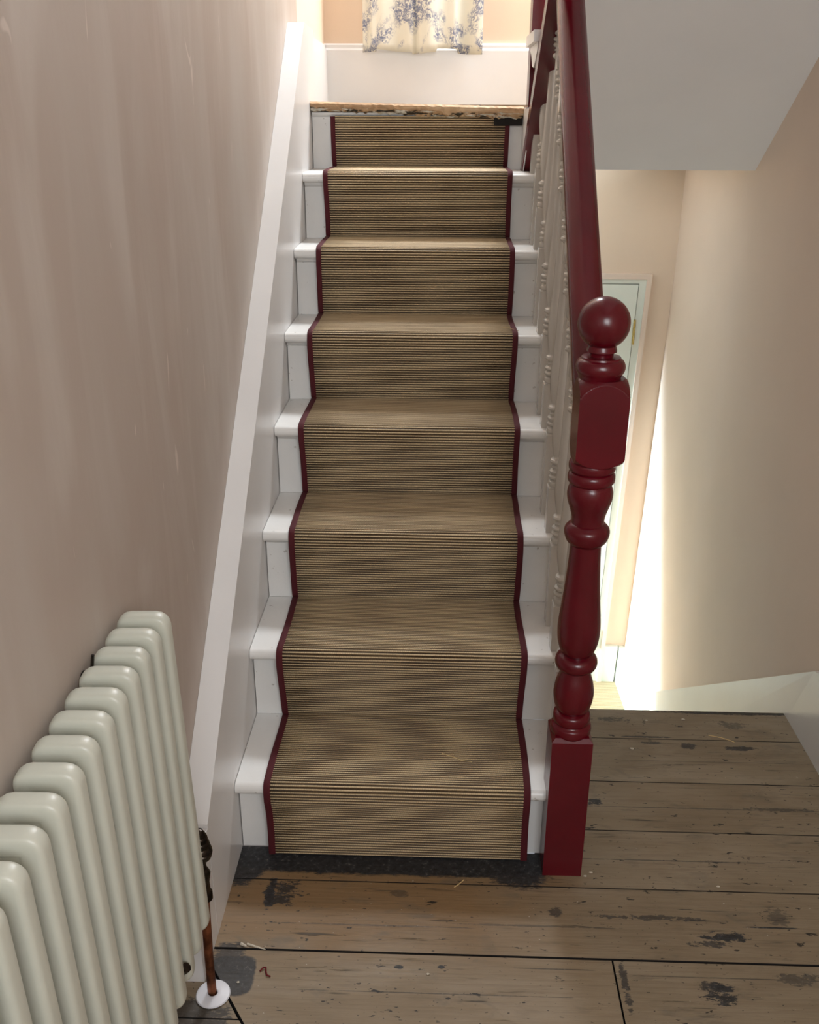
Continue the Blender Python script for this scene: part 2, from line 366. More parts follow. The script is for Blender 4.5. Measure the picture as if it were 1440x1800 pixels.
def lean(z): return -0.0262 * max(0.0, 0.9 - z)
bm = B()
rows = []
for z in (-1.25, -0.9, -0.4, 0.0, 0.45, 0.9, 1.4, 2.4, CEIL):
    ring = []
    for y in (YF, YE, 1.2, 1.8, YB + 0.1):
        f = min(1, max(0, (y - YE) / (YB - YE)))
        ring.append((bm.verts.new((XR + lean(z) * f, y, z)), bm.verts.new((XR + 0.15, y, z))))
    rows.append(ring)
for a, b in zip(rows, rows[1:]):
    for i in range(4):
        bm.faces.new((a[i][0], a[i + 1][0], b[i + 1][0], b[i][0])); bm.faces.new((a[i][1], b[i][1], b[i + 1][1], a[i + 1][1]))
    bm.faces.new((a[0][0], b[0][0], b[0][1], a[0][1])); bm.faces.new((a[4][0], a[4][1], b[4][1], b[4][0]))
for rr, fl in ((rows[0], 1), (rows[-1], 0)):
    for i in range(4): bm.faces.new((rr[i][0], rr[i][1], rr[i + 1][1], rr[i + 1][0]))
struct(obj('wall_right', bm, 'cream_wall', smooth=True), 'cream painted wall running down beside the lower flight')

WX0, WX1, WZ0, WZ1 = 0.15, 0.53, 1.80, 3.0
bm = B()
for d in ((-1.4, WX0, ZH - 0.16, CEIL), (WX1, XR + 0.15, ZH - 0.16, CEIL), (WX0, WX1, ZH - 0.16, WZ0), (WX0, WX1, WZ1, CEIL)):
    box(bm, d[0], d[1], YB, YB + 0.2, d[2], d[3])
struct(obj('wall_back', bm, 'peach'), 'peach painted end wall above and below the upper landing')
bm = B(); box(bm, -1.4, XR + 0.15, YF - 0.1, YF, -1.25, CEIL)
struct(obj('wall_front', bm, 'plain_white'), 'plain wall behind the viewer')
bm = B(); box(bm, -1.4, XR + 0.15, YF - 0.1, YB + 0.2, CEIL, CEIL + 0.1)
struct(obj('ceiling', bm, 'ceiling_white'), 'white ceiling high above the stairwell')

# sloping soffit under the next flight
S0 = (1.5431, 1.334); SL = 0.729
def soff(y): return S0[1] + SL * (S0[0] - y)
bm = B(); prism_x(bm, [(S0[0], S0[1]), (-1.3, soff(-1.3)), (-1.3, soff(-1.3) + 0.05), (S0[0] + 0.06, S0[1] + 0.03), (S0[0] + 0.06, S0[1])], 0.70, XR + 0.02)
bevel(bm, 0.006, 2)
struct(obj('ceiling_soffit', bm, 'ceiling_white'), 'white sloping plaster soffit under the flight above')

# upper landing floor
bm = B(); box(bm, XW, XR, 1.625, YB, 1.34, ZL - 0.022)
lf = struct(obj('floor_landing', bm, 'ceiling_white'), 'upper landing floor behind the worn timber edge')
for i, (a, b) in enumerate(((1.655, 1.85), (1.853, 2.05), (2.053, 2.25), (2.253, 2.449))):
    boxo('floorboard', (XW + 0.012, 1.36, a, b, ZL - 0.022, ZL), 'boards', lf, 0.0015, 1)

# hall below
bm = B(); box(bm, -1.4, XR, -0.1, YB, ZH - 0.14, ZH - 0.008)
struct(obj('floor_hall', bm, 'grey_end'), 'lower hall floor under the sisal carpet')
bm = B()
hv = [bm.verts.new(p) for p in ((-1.3, 1.74, ZH), (1.325, 1.74, ZH), (1.325, 2.43, ZH), (-1.3, 2.43, ZH), (-1.3, 1.74, ZH - 0.008), (1.325, 1.74, ZH - 0.008), (1.325, 2.43, ZH - 0.008), (-1.3, 2.43, ZH - 0.008))]
for f in ((0, 1, 2, 3), (7, 6, 5, 4), (0, 4, 5, 1), (1, 5, 6, 2), (2, 6, 7, 3), (3, 7, 4, 0)): bm.faces.new([hv[i] for i in f])
uvl = bm.loops.layers.uv.new('UVMap')
for f in bm.faces:
    for l in f.loops: l[uvl].uv = (l.vert.co.x, l.vert.co.y)
tag(obj('hall_carpet', bm, 'hall_sisal'), 'pale sisal carpet on the lower hall floor by the door', 'carpet')
# passage side walls (lead to the glazed front door out of view)
bm = B(); box(bm, -1.4, 0.70, 1.62, 1.72, ZH - 0.14, 1.335)
struct(obj('wall_hall', bm, 'peach'), 'peach wall of the passage under the landing')
bm = B(); box(bm, -1.4, -1.3, 1.72, YB, ZH - 0.14, 1.335)
struct(obj('wall_passage', bm, 'peach'), 'end wall of the passage under the landing')
bm = B(); box(bm, -1.4, XW, 1.62, YB, 1.335, 1.40)
struct(obj('ceiling_hall', bm, 'ceiling_white'), 'ceiling of the passage under the landing')
# spandrel under the flight
bm = B(); prism_x(bm, [(YE + 0.02, ZH - 0.01), (1.62, ZH - 0.01), (1.62, 1.20), (YE + 0.02, 0.30)], 0.694, 0.722)
struct(obj('wall_spandrel', bm, 'white_gloss'), 'white panelling under the stairs facing the lower hall')

bm = B(); prism_x(bm, [(1.722, -1.0), (1.80, -0.85), (2.31, 0.14), (2.448, 0.41), (2.448, 1.0), (1.722, 1.0)], 0.694, 0.712)  # added panel: its sloped edge blocks hall daylight to shape the wall patch
struct(obj('hall_light_blocker', bm, 'white_gloss'), 'added panel with a sloping edge that shapes the light patch on the hall wall')
# skirtings
bm = B(); prism_x(bm, [(YB - 0.022, ZL), (YB, ZL), (YB, ZL + 0.222), (YB - 0.010, ZL + 0.222), (YB - 0.016, ZL + 0.216), (YB - 0.016, ZL + 0.205), (YB - 0.022, ZL + 0.198)], XW, XR)
struct(obj('baseboard_back', bm, 'white_gloss', smooth=30), 'tall white skirting under the curtain on the upper landing')
bm = B(); box(bm, XW, XW + 0.012, 1.735, YB - 0.022, ZL, ZL + 0.20); box(bm, XW, XW + 0.007, 1.735, YB - 0.022, ZL + 0.20, ZL + 0.216)
struct(obj('baseboard_left', bm, 'white_gloss'), 'white skirting on the left of the upper landing')
bm = B(); box(bm, 1.275, 1.34, YB - 0.02, YB, ZH, ZH + 0.2); 
for v in bm.verts: v.co.x += lean(v.co.z) * 0.98 + (0.012 if v.co.x > 1.3 else 0.0)
struct(obj('baseboard_hall', bm, 'door_paint'), 'white skirting beside the hall door')
bm = B(); n0 = 1.79
pr = [(n0, ZH), (YB, ZH), (YB, ZH + 0.195), (n0, ZH + 0.195)]
a = [bm.verts.new((XR - 0.028 + lean(z) * (y - YE) / (YB - YE), y, z)) for y, z in pr]; b = [bm.verts.new((XR + 0.002 + lean(z) * (y - YE) / (YB - YE), y, z)) for y, z in pr]
bm.faces.new(a); bm.faces.new(b[::-1])
for i in range(4): bm.faces.new((a[i], b[i], b[(i + 1) % 4], a[(i + 1) % 4]))
struct(obj('baseboard_right', bm, 'door_paint'), 'white skirting along the right wall of the hall')

# wall string of the descending flight + landing skirting on the right wall
bm = B()
pr = [(-1.2, 0.0), (0.43, 0.0), (0.60, -0.12), (1.775, -1.05), (1.775, -0.72), (0.43, 0.215), (0.40, 0.225), (-1.2, 0.225)]
a = [bm.verts.new((XR - 0.022 + lean(z) * max(0, (y - YE) / (YB - YE)), y, z)) for y, z in pr]; b = [bm.verts.new((XR + 0.004 + lean(z) * max(0, (y - YE) / (YB - YE)), y, z)) for y, z in pr]
bm.faces.new(a); bm.faces.new(b[::-1]); m_ = len(pr)
for i in range(m_): bm.faces.new((a[i], b[i], b[(i + 1) % m_], a[(i + 1) % m_]))
struct(obj('trim_1', bm, 'white_gloss'), 'white sloping string board on the right wall beside the descending steps')

# hall door
DX = 1.2429
def sheared(bm):
    for v in bm.verts: v.co.x += lean(v.co.z) * 1.05
d = bpy.data.objects.new('door_1', None); COL.objects.link(d); d.location = (0, 0, 0)
struct(d, 'pale painted hall door with brass hinge, seen past the newel post')
bm = B(); box(bm, 0.50, DX - 0.002, YB - 0.022, YB - 0.002, ZH + 0.008, 0.8425); sheared(bm); bevel(bm, 0.0015, 1); obj('door_leaf', bm, 'door_paint', d)
bm = B(); box(bm, 0.46, DX + 0.032, YB - 0.018, YB, 0.8455, 0.872); box(bm, DX + 0.001, DX + 0.032, YB - 0.018, YB, ZH, 0.8455); sheared(bm); obj('door_frame', bm, 'door_paint', d)
bm = B(); box(bm, 0.44, DX + 0.050, YB - 0.026, YB, 0.865, 0.885); box(bm, DX + 0.030, DX + 0.050, YB - 0.026, YB, ZH, 0.865); sheared(bm); obj('architrave', bm, 'cream_wall', d)
for zc in (0.645, -0.85):
    bm = B(); lathe(bm, [(0.0055, zc - 0.052), (0.0055, zc - 0.018), (0.0048, zc - 0.017), (0.0055, zc - 0.016), (0.0055, zc + 0.016), (0.0048, zc + 0.017), (0.0055, zc + 0.018), (0.0055, zc + 0.052)], DX + lean(zc) * 1.05 + 0.001, YB - 0.025, 10)
    obj('hinge', bm, 'brass', d, True)['label'] = 'brass butt hinge'

# landing window behind the curtain
wd = bpy.data.objects.new('window_1', None); COL.objects.link(wd); struct(wd, 'landing window hidden behind the toile curtain')
bm = B()
for q in ((WX0, WX0 + 0.035, WZ0, WZ1), (WX1 - 0.035, WX1, WZ0, WZ1), (WX0 + 0.035, WX1 - 0.035, WZ0, WZ0 + 0.04), (WX0 + 0.035, WX1 - 0.035, WZ1 - 0.04, WZ1), (WX0 + 0.035, WX1 - 0.035, 2.38, 2.42)):
    box(bm, q[0], q[1], YB + 0.05, YB + 0.09, q[2], q[3])
obj('window_frame', bm, 'white_gloss', wd)
bm = B(); box(bm, WX0 + 0.035, WX1 - 0.035, YB + 0.065, YB + 0.07, WZ0 + 0.04, 2.38); obj('pane', bm, 'glass', wd)
bm = B(); box(bm, WX0 + 0.035, WX1 - 0.035, YB + 0.065, YB + 0.07, 2.42, WZ1 - 0.04); obj('pane', bm, 'glass', wd)

# casings around the area lights standing in for windows, mostly without wall openings (out of view)
def casing(light, name, label, d=0.05):
    l = bpy.data.objects[light]; a, b = l.data.size / 2, l.data.size_y / 2; mw = l.matrix_basis
    root = struct(bpy.data.objects.new(name, None), label); COL.objects.link(root)
    for (x0, x1, y0, y1) in ((-a - d, a + d, b + 0.005, b + d), (-a - d, a + d, -b - d, -b - 0.005), (-a - d, -a - 0.005, -b - 0.005, b + 0.005), (a + 0.005, a + d, -b - 0.005, b + 0.005)):
        bm = B(); box(bm, x0, x1, y0, y1, -0.01, 0.03)
        bmesh.ops.transform(bm, matrix=mw, verts=bm.verts[:]); obj('casing', bm, 'white_gloss', root)
for ln, nm, lb in (('landing_window_daylight', 'window_2', 'high landing window casing above the curtain'), ('landing_side_daylight', 'window_3', 'window casing on the right of the upper landing'),
                   ('rear_window_daylight', 'window_4', 'window casing behind the viewer'), ('hall_door_daylight', 'window_5', 'glazed front door casing at the end of the passage')):
    casing(ln, nm, lb)

# ------------------------------------------------------------------ bare-board landing floor
bm = B(); box(bm, XW, XR, YF, 0.0, -0.20, -0.026); box(bm, 0.74, XR, 0.0, YE - 0.03, -0.20, -0.026)
fl = struct(obj('floor', bm, 'dark_void'), 'worn bare floorboards of the lower landing')
def board(pts, gap=0.0016):
    bm = B(); prism_z(bm, pts, -0.026, 0.0); bevel(bm, 0.0012, 1)
    o = obj('floorboard', bm, 'boards', fl); o.data.materials.append(M['dark_void'])
    for pl in o.data.polygons:
        if abs(pl.normal.z) < 0.3 and pl.center.y < YE - 0.003: pl.material_index = 1     # grime in the joints
    return o
XS = 0.742
rowsY = [YE, 0.4312, 0.2546, 0.0799, -0.0983, -0.2826, -0.47, -0.655, -0.84, -1.03, -1.21, -1.40, -1.59, -1.78, -1.97, -2.16, -2.35, -2.55, YF]
for i in range(len(rowsY) - 1):
    y1, y0 = rowsY[i] - (0.0014 if i else 0), rowsY[i + 1] + 0.0014
    if i == 4: y0 += 0.0012
    if i == 5: y1 -= 0.0012
    xr = XR - 0.002
    if i < 3: board([(XS, y0), (xr, y0), (xr, y1), (XS, y1)])
    elif i == 3: board([(XW + 0.004, y0), (xr, y0), (xr, y1), (XS, y1), (XS, -0.001), (XW + 0.004, -0.001)])
    elif i == 5:
        board([(0.769, y0), (xr, y0), (xr, y1), (0.769, y1)])
        board([(0.104, y0), (0.7655, y0), (0.7655, y1), (-0.0215, y1)])
        board([(XW + 0.004, -0.4385), (0.0765, -0.4385), (-0.0262, y1), (XW + 0.004, y1)])
        board([(XW + 0.004, y0), (0.099, y0), (0.0794, -0.4415), (XW + 0.004, -0.4415)])
    else: board([(XW + 0.004, y0), (xr, y0), (xr, y1), (XW + 0.004, y1)])
bm = B(); prism_x(bm, [(YE - 0.03, -0.18), (YE - 0.008, -0.18), (YE - 0.008, -0.0275), (YE - 0.03, -0.0275)], XS, XR - 0.026); obj('riser_board', bm, 'white_gloss', fl)

# ------------------------------------------------------------------ descending flight on the right
t = thing('descending_steps', 'white steps going down from the board landing beside the right wall', 'stairs', (0.75, YE, ZH))
def at(o, parent): o.parent = parent; o.matrix_parent_inverse = Matrix.Translation(-parent.location); return o
def prt(name, bm, mat, parent, smooth=False): return at(obj(name, bm, mat, None, smooth), parent)
for k in range(1, 6):
    z = -k * 0.1817; y = YE + (k - 1) * 0.23
    bm = B(); box(bm, 0.75, 1.325, y - 0.0, y + 0.255, z - 0.026, z); bevel(bm, 0.006, 2); prt('tread', bm, 'hall_sisal' if False else 'white_stair', t, True)
    bm = B(); box(bm, 0.75, 1.325, y + 0.214, y + 0.23, z - 0.1817, z - 0.026); prt('riser', bm, 'white_stair', t)

# ------------------------------------------------------------------ main staircase
st = thing('staircase', 'white painted wooden staircase rising to the upper landing', 'stairs', (0.33, 0.0, 0.0))
TW = 0.735; NYB = 0.0175
def tread_prof(y0, y1, z, th=0.027, r=0.0125):
    pts = [(y1, z), (y1, z - th), (y0 + r, z - th)]
    c = (y0 + r, z - th / 2)
    for i in range(1, 8):
        a = -math.pi / 2 - math.pi * i / 8; pts.append((c[0] + r * math.cos(a), c[1] + th / 2 * math.sin(a)))
    pts.append((y0 + r, z)); return pts
for k in range(1, 8):
    y0 = (k - 1) * G - N; z = k * R
    bm = B(); prism_x(bm, tread_prof(y0, k * G + 0.001, z), 0.001, 0.6555 if k == 1 else TW)
    if k == 1: box(bm, 0.6555, TW, NYB, G, z - 0.027, z)
    prt('tread', bm, 'white_stair', st, True)
for k in range(1, 9):
    y = (k - 1) * G; z0 = (k - 1) * R; z1 = k * R - 0.027
    bm = B(); box(bm, 0.002, 0.6555 if k == 1 else 0.722, y + 0.0012, y + 0.018, z0 + 0.0005, z1); prt('riser', bm, 'white_stair', st)
    if k > 1:
        zz = z1 if k < 8 else ZL - 0.024
        bm = B(); prism_x(bm, [(y + 0.001, zz), (y - 0.012, zz), (y - 0.011, zz - 0.005), (y - 0.004, zz - 0.012), (y + 0.001, zz - 0.013)], 0.003, 0.7)
        prt('scotia_moulding', bm, 'white_stair', st, True)
# wall string with level ends
bm = B()
prism_x(bm, [(-0.2487, 0.0), (0.30, 0.0), (1.62, 1.06), (1.7246, 1.30), (1.7246, 1.716), (1.716, 1.735), (1.5133, 1.740), (1.495, 1.730), (-0.2487, 0.271)], XW + 0.0005, 0.0)
bevel(bm, 0.003, 2, 30); prt('wall_string', bm, 'white_gloss', st, True)
bm = B(); box(bm, XW + 0.0005, -0.0005, -0.362, -0.2495, 0.0, 0.262); bevel(bm, 0.003, 2)
struct(obj('baseboard_landing', bm, 'white_gloss', smooth=True), 'short white skirting between the staircase string and the radiator')
# outer cut string
pts = [(0.018, 0.0)]
for k in range(1, 8): pts += [((k - 1) * G + 0.018, k * R - 0.027), (k * G + 0.018, k * R - 0.027)]
pts += [(7 * G + 0.018, ZL - 0.03), (7 * G + 0.02, 1.18), (0.22, 0.0)]
bm = B(); prism_x(bm, pts, 0.7225, 0.735); prt('outer_string', bm, 'white_gloss', st)
# worn landing edge
bm = B()
nx_ = 70; prof = []
for i in range(nx_ + 1):
    x = 0.0012 + (0.664 - 0.0012) * i / nx_; s = i / nx_
    zt = 1.5275 - 0.013 * s; zb = 1.500 - 0.022 * s
    j = lambda a: random.uniform(-a, a)
    yy = 7 * G - N
    prof.append([(1.66, zt), (yy + 0.008, zt + j(0.0006)), (yy + j(0.002), zt - 0.006 + j(0.001)), (yy + 0.001 + j(0.003), (zt + zb) / 2 + j(0.002)), (yy + 0.006 + j(0.006), zb + 0.006 + j(0.002)), (yy + 0.014, zb + j(0.004)), (1.66, zb)])
vr = [[bm.verts.new((0.0012 + (0.664 - 0.0012) * i / nx_, y, z)) for y, z in pr] for i, pr in enumerate(prof)]
for a, b in zip(vr, vr[1:]):
    for q in range(7): bm.faces.new((a[q], a[(q + 1) % 7], b[(q + 1) % 7], b[q]))
bm.faces.new(vr[0]); bm.faces.new(vr[-1][::-1])
prt('landing_nosing', bm, 'worn', st)['label'] = 'worn timber landing edge with flaking paint'
bm = B(); box(bm, 0.574, 0.662, 7 * G - 0.022, 7 * G + 0.012, 1.462, 1.487)
for v in bm.verts: v.co.z += random.uniform(-0.004, 0.004)
bevel(bm, 0.003, 2); prt('dark_packing', bm, 'dark_void', st)

# ------------------------------------------------------------------ stair runner
CL, CR = 0.071, 0.615
def runner_path(off):
    P = []
    def arc(c, r0, a0, a1, n=8):
        for i in range(n + 1):
            a = a0 + (a1 - a0) * i / n; P.append((c[0] + r0 * math.cos(a), c[1] + r0 * math.sin(a)))
    P.append((-0.018 - off, 0.0025))
    for k in range(1, 9):
        yr = (k - 1) * G; yn = yr - N
        if k < 8:
            z = k * R; r = 0.0145
            # up the riser (leaning to the nosing), round the nose, back over the tread
            if k == 1: P += [(yr - 0.020 - off, 0.06), (yr - 0.026 - off, 0.12)]
            else: P += [(yr - 0.006 - off, (k - 1) * R + 0.013), (yr - 0.020 - off, (k - 1) * R + 0.09)]
            P.append((yn - 0.001 - off, z - 0.034))
            arc((yn + r, z - r), r + off, math.pi, math.pi / 2, 8)
            P.append((yn + 0.06, z + off)); P.append((k * G - 0.008 - off, z + off)); P.append((k * G - 0.0016, z + 0.0016))
        else:
            P += [(yr - 0.010 - off, 7 * R + 0.03), (yr - 0.010 - off, 1.488)]
    return P
def resample(P, step):
    out = [P[0]]; acc = 0.0; L = [0.0]; s_next = step
    tot = 0.0
    for a, b in zip(P, P[1:]):
        d = math.hypot(b[0] - a[0], b[1] - a[1]); 
        while tot + d >= s_next:
            f = (s_next - tot) / d; out.append((a[0] + (b[0] - a[0]) * f, a[1] + (b[1] - a[1]) * f)); L.append(s_next); s_next += step
        tot += d
    return out, L
ru = thing('stair_runner', 'ribbed sisal stair runner with dark red bound edges', 'stair runner', (0.343, -0.02, 0.0))
PITCH_R = 0.0070; step = PITCH_R / 6
path, LL = resample(runner_path(0.005), step)
bm = B(); uvl = bm.loops.layers.uv.new('UVMap')
xs = [CL + 0.005 + (CR - CL - 0.010) * i / 6 for i in range(7)]; grid = []
for i, (y, z) in enumerate(path):
    a, b = path[max(i - 2, 0)], path[min(i + 2, len(path) - 1)]
    ty, tz = b[0] - a[0], b[1] - a[1]; l = math.hypot(ty, tz) or 1; ny, nz = -tz / l, ty / l
    h = 0.0026 * abs(math.sin(math.pi * LL[i] / PITCH_R)) ** 0.7
    grid.append([(bm.verts.new((x, y + ny * h, z + nz * h)), LL[i], x) for x in xs])
for a, b in zip(grid, grid[1:]):
    for q in range(6):
        f = bm.faces.new((a[q][0], a[q + 1][0], b[q + 1][0], b[q][0]))
        for l, s in zip(f.loops, (a[q], a[q + 1], b[q + 1], b[q])): l[uvl].uv = (s[2], s[1])
o = obj('carpet', bm, 'sisal', recalc=False); at(o, ru)
o.data.polygons.foreach_set('use_smooth', [True] * len(o.data.polygons))
sm = o.modifiers.new('thickness', 'SOLIDIFY'); sm.thickness = 0.0035; sm.offset = -1 if True else 1
for xe in (CL - 0.001, CR + 0.001):
    bp, _ = resample(runner_path(0.0055), 0.006)
    if xe > 0.3: bp = bp
    bm = B(); w2, hh = 0.0074, 0.0036; rings = []
    for i, (y, z) in enumerate(bp):
        a, b = bp[max(i - 1, 0)], bp[min(i + 1, len(bp) - 1)]
        ty, tz = b[0] - a[0], b[1] - a[1]; l = math.hypot(ty, tz) or 1; ny, nz = -tz / l, ty / l
        sec = [(-w2, -0.003), (-w2, hh * 0.5), (-w2 * 0.55, hh), (w2 * 0.55, hh), (w2, hh * 0.5), (w2, -0.003)]
        wob = 0.0012 * math.sin(i * 0.11 + (0 if xe < 0.3 else 2))
        rings.append([bm.verts.new((xe + wob + sx, y + ny * q, z + nz * q)) for sx, q in sec])
    for a, b in zip(rings, rings[1:]):
        for q in range(6): bm.faces.new((a[q], a[(q + 1) % 6], b[(q + 1) % 6], b[q]))
    bm.faces.new(rings[0]); bm.faces.new(rings[-1][::-1])
    at(obj('binding', bm, 'binding', None, True), ru)['label'] = 'dark red cotton edge binding'

# ------------------------------------------------------------------ newel post
NX, NY, NWH = 0.6950, -0.0245, 0.0408
nw = thing('newel_post', 'dark red turned newel post with ball finial at the foot of the stairs', 'newel post', (NX, NY, 0.0))
def nobj(name, bm, parent=nw, smooth=True): return prt(name, bm, 'red', parent, smooth)
bm = B(); box(bm, NX - NWH, NX + NWH, NY - NWH, NY + NWH, 0.0, 0.338)
top = [f for f in bm.faces if all(abs(v.co.z - 0.338) < 1e-6 for v in f.verts)]
r_ = bmesh.ops.inset_region(bm, faces=top, thickness=0.004, depth=0.0)
r_ = bmesh.ops.inset_region(bm, faces=top, thickness=0.010, depth=0.008)
bevel(bm, 0.0012, 2, 60); nobj('base_block', bm)
prof = [(0.0375, 0.338)] + bead(0.0385, 0.342, 0.362, 0.0025) + [(0.0345, 0.364)] + bead(0.0335, 0.366, 0.390, 0.004) + [(0.029, 0.392)] + \
    smoothprof([(0.029, 0.393), (0.0355, 0.405), (0.0398, 0.430), (0.0372, 0.456), (0.0305, 0.478), (0.0275, 0.488)], 5) + \
    bead(0.029, 0.489, 0.522, 0.0125, 8) + \
    smoothprof([(0.028, 0.523), (0.0335, 0.532), (0.0390, 0.550), (0.0410, 0.572), (0.0402, 0.597), (0.0350, 0.650), (0.0308, 0.705), (0.0288, 0.745), (0.0290, 0.757)], 5) + \
    smoothprof([(0.0305, 0.758), (0.0375, 0.766), (0.0418, 0.780), (0.0405, 0.790), (0.0345, 0.797), (0.0300, 0.800)], 4) + \
    smoothprof([(0.0298, 0.803), (0.0308, 0.814), (0.0350, 0.829), (0.0398, 0.844), (0.0414, 0.858), (0.0395, 0.870), (0.0366, 0.8765)], 5) + \
    bead(0.0368, 0.878, 0.901, 0.0060, 8) + [(0.037, 0.902)] + bead(0.0395, 0.903, 0.921, 0.0028)
bm = B(); lathe(bm, prof, NX, NY, 40); nobj('turned_shaft', bm)
# upper block with rounded (lamb's tongue) shoulders: section morphs circle -> square -> circle
def block_ring(bm, z, f, half, rad, seg=64):
    ring = []
    for i in range(seg):
        a = 2 * math.pi * i / seg; c, s = math.cos(a), math.sin(a)
        rs = half / max(abs(c), abs(s)); r = min(rs, rad)
        ring.append(bm.verts.new((NX + 0.0055 + r * c, NY + r * s, z)))
    return ring
bm = B(); half = 0.0428; rings = []
zs = [(r, z) for r, z in smoothprof([(0.0400, 0.9165), (0.0440, 0.9195), (0.0485, 0.9225), (0.0535, 0.927), (0.0578, 0.932), (0.0612, 0.937)], 6)]
zs += [(r, z) for r, z in smoothprof([(0.0612, 1.035), (0.0605, 1.043), (0.0570, 1.051), (0.0525, 1.058), (0.0475, 1.064), (0.0425, 1.069), (0.038, 1.073)], 7)]
for rad, z in zs: rings.append(block_ring(bm, z, 0, half, rad, 160))
for a, b in zip(rings, rings[1:]):
    for i in range(160): bm.faces.new((a[i], a[(i + 1) % 160], b[(i + 1) % 160], b[i]))
bm.faces.new(rings[0][::-1]); bm.faces.new(rings[-1]); nobj('upper_block', bm, nw, 16)
prof = [(0.0355, 1.072)] + smoothprof([(0.0375, 1.078), (0.0418, 1.086), (0.0425, 1.094), (0.0395, 1.102), (0.0345, 1.106)], 4) + [(0.0335, 1.109), (0.024, 1.1105)]
bm = B(); lathe(bm, prof, NX, NY, 40); nobj('collar', bm)
prof = [(0.0205, 1.1095), (0.0205, 1.114), (0.022, 1.117), (0.0258, 1.1185), (0.0258, 1.1215)]
rb = 0.0446; zc = 1.1662
prof += [(rb * math.sin(a), zc - rb * math.cos(a)) for a in [0.55 + (math.pi - 0.55 - 0.02) * i / 22 for i in range(23)]]
bm = B(); lathe(bm, prof, NX, NY, 48); nobj('ball_finial', bm)

# ------------------------------------------------------------------ balustrade of the main flight
RS = 0.86; RY0, RZ0, RXK = 0.2, 1.140, 0.017
def rail_c(y): return Vector((0.698 + RXK * (y - RY0), y, RZ0 + RS * (y - RY0)))
bl = thing('stair_balustrade', 'dark red handrail on white turned balusters beside the stair runner', 'balustrade', (0.697, 0.1, R))
dr = (rail_c(1.0) - rail_c(0.0)).normalized(); sd = Vector((1, 0, 0)); upv = sd.cross(dr).normalized()
if upv.z < 0: upv = -upv
sec = []
for i in range(9):
    a = math.pi - math.pi * i / 8; sec.append((0.0325 * math.cos(a), 0.006 + 0.022 * math.sin(a)))
sec += [(0.0325, -0.004), (0.026, -0.009), (0.024, -0.026), (-0.024, -0.026), (-0.026, -0.009), (-0.0325, -0.004)]
bm = B(); rings = []
for y in (0.005, 0.4, 0.8, 1.2, 1.468):
    c = rail_c(y); rings.append([bm.verts.new(c + sd * a + upv * b) for a, b in sec])
for a, b in zip(rings, rings[1:]):
    for i in range(len(sec)): bm.faces.new((a[i], a[(i + 1) % len(sec)], b[(i + 1) % len(sec)], b[i]))
bm.faces.new(rings[0]); bm.faces.new(rings[-1][::-1]); at(obj('handrail', bm, 'red', None, 30), bl)['label'] = 'dark red moulded handrail'
def baluster(name, x, y, z0, z1, hb, parent, tilt=0.0):
    H = z1 - z0; w_ = 0.0185
    bm = B(); ht = max(H - 0.14, hb + 0.42) if H > 0.6 else H - 0.12
    box(bm, -w_, w_, -w_, w_, 0, hb); box(bm, -w_, w_, -w_, w_, ht, H); bevel(bm, 0.0015, 1)
    L = ht - hb
    low = [(0.0165, 0)] + bead(0.0150, 0.002, 0.016, 0.0038, 4) + [(0.012, 0.018)] + bead(0.0125, 0.020, 0.031, 0.0065, 5) + bead(0.0120, 0.033, 0.044, 0.0065, 5) + [(0.0115, 0.048)] + bead(0.0115, 0.048, 0.053, 0.003, 4) + \
        [(0.0105, 0.055)] + bead(0.0125, 0.057, 0.070, 0.0058, 4) + [(0.0105, 0.073)]
    mid = smoothprof([(0.0105, 0.075), (0.0150, 0.10), (0.0180, 0.13), (0.0170, 0.17), (0.0130, 0.25), (0.0105, L - 0.095)], 4)
    hi = [(r, L - z) for r, z in low[::-1]]
    lathe(bm, [(r, hb + z) for r, z in low + mid + hi], 0, 0, 14)
    o = obj(name, bm, 'baluster_paint', None, 35); o.location = (x, y, z0); o.rotation_euler = (0, tilt, 0)
    o.parent = parent; o.matrix_parent_inverse = Matrix.Translation(-parent.location); return o
for k in range(1, 8):
    for j in (0, 1):
        if (k == 1 and j == 0) or (k == 7 and j == 1): continue
        y = (k - 1) * G + 0.0105 + j * 0.1145; z0 = k * R + 0.0002
        zr = rail_c(y).z - 0.0335
        dx = rail_c(y).x - 0.696
        baluster('baluster', 0.696, y, z0, zr, 0.112 + 0.095 * j, bl, math.atan2(dx, zr - z0))

# ------------------------------------------------------------------ next flight up, on the right
uf = thing('upper_flight', 'underside and side of the next stair flight with red edged white string', 'stairs', (0.70, 1.6, ZL))
UX = 0.668; UY = 1.42; TG = 0.24
def ustep(k): return ZL + k * R - 0.012
nst = 11; ye = UY - nst * TG
bm = B(); prism_x(bm, [(1.468, soff(1.468) + 0.012), (1.468, ustep(1) - 0.029), (UY - TG + 0.001, ustep(1) - 0.029), (UY - TG + 0.001, soff(UY - TG) + 0.012)], UX + 0.03, UX + 0.047)
prt('bottom_string', bm, 'red', uf)['label'] = 'dark red string face below the bottom step'
pts = [(UY - TG, soff(UY - TG) + 0.012)]
for k in range(2, nst + 1): pts += [(UY - (k - 1) * TG, ustep(k) - 0.029), (UY - k * TG, ustep(k) - 0.029)]
pts += [(ye, soff(ye) + 0.012)]
bm = B(); prism_x(bm, pts, UX + 0.03, UX + 0.047); prt('outer_string', bm, 'white_gloss', uf)
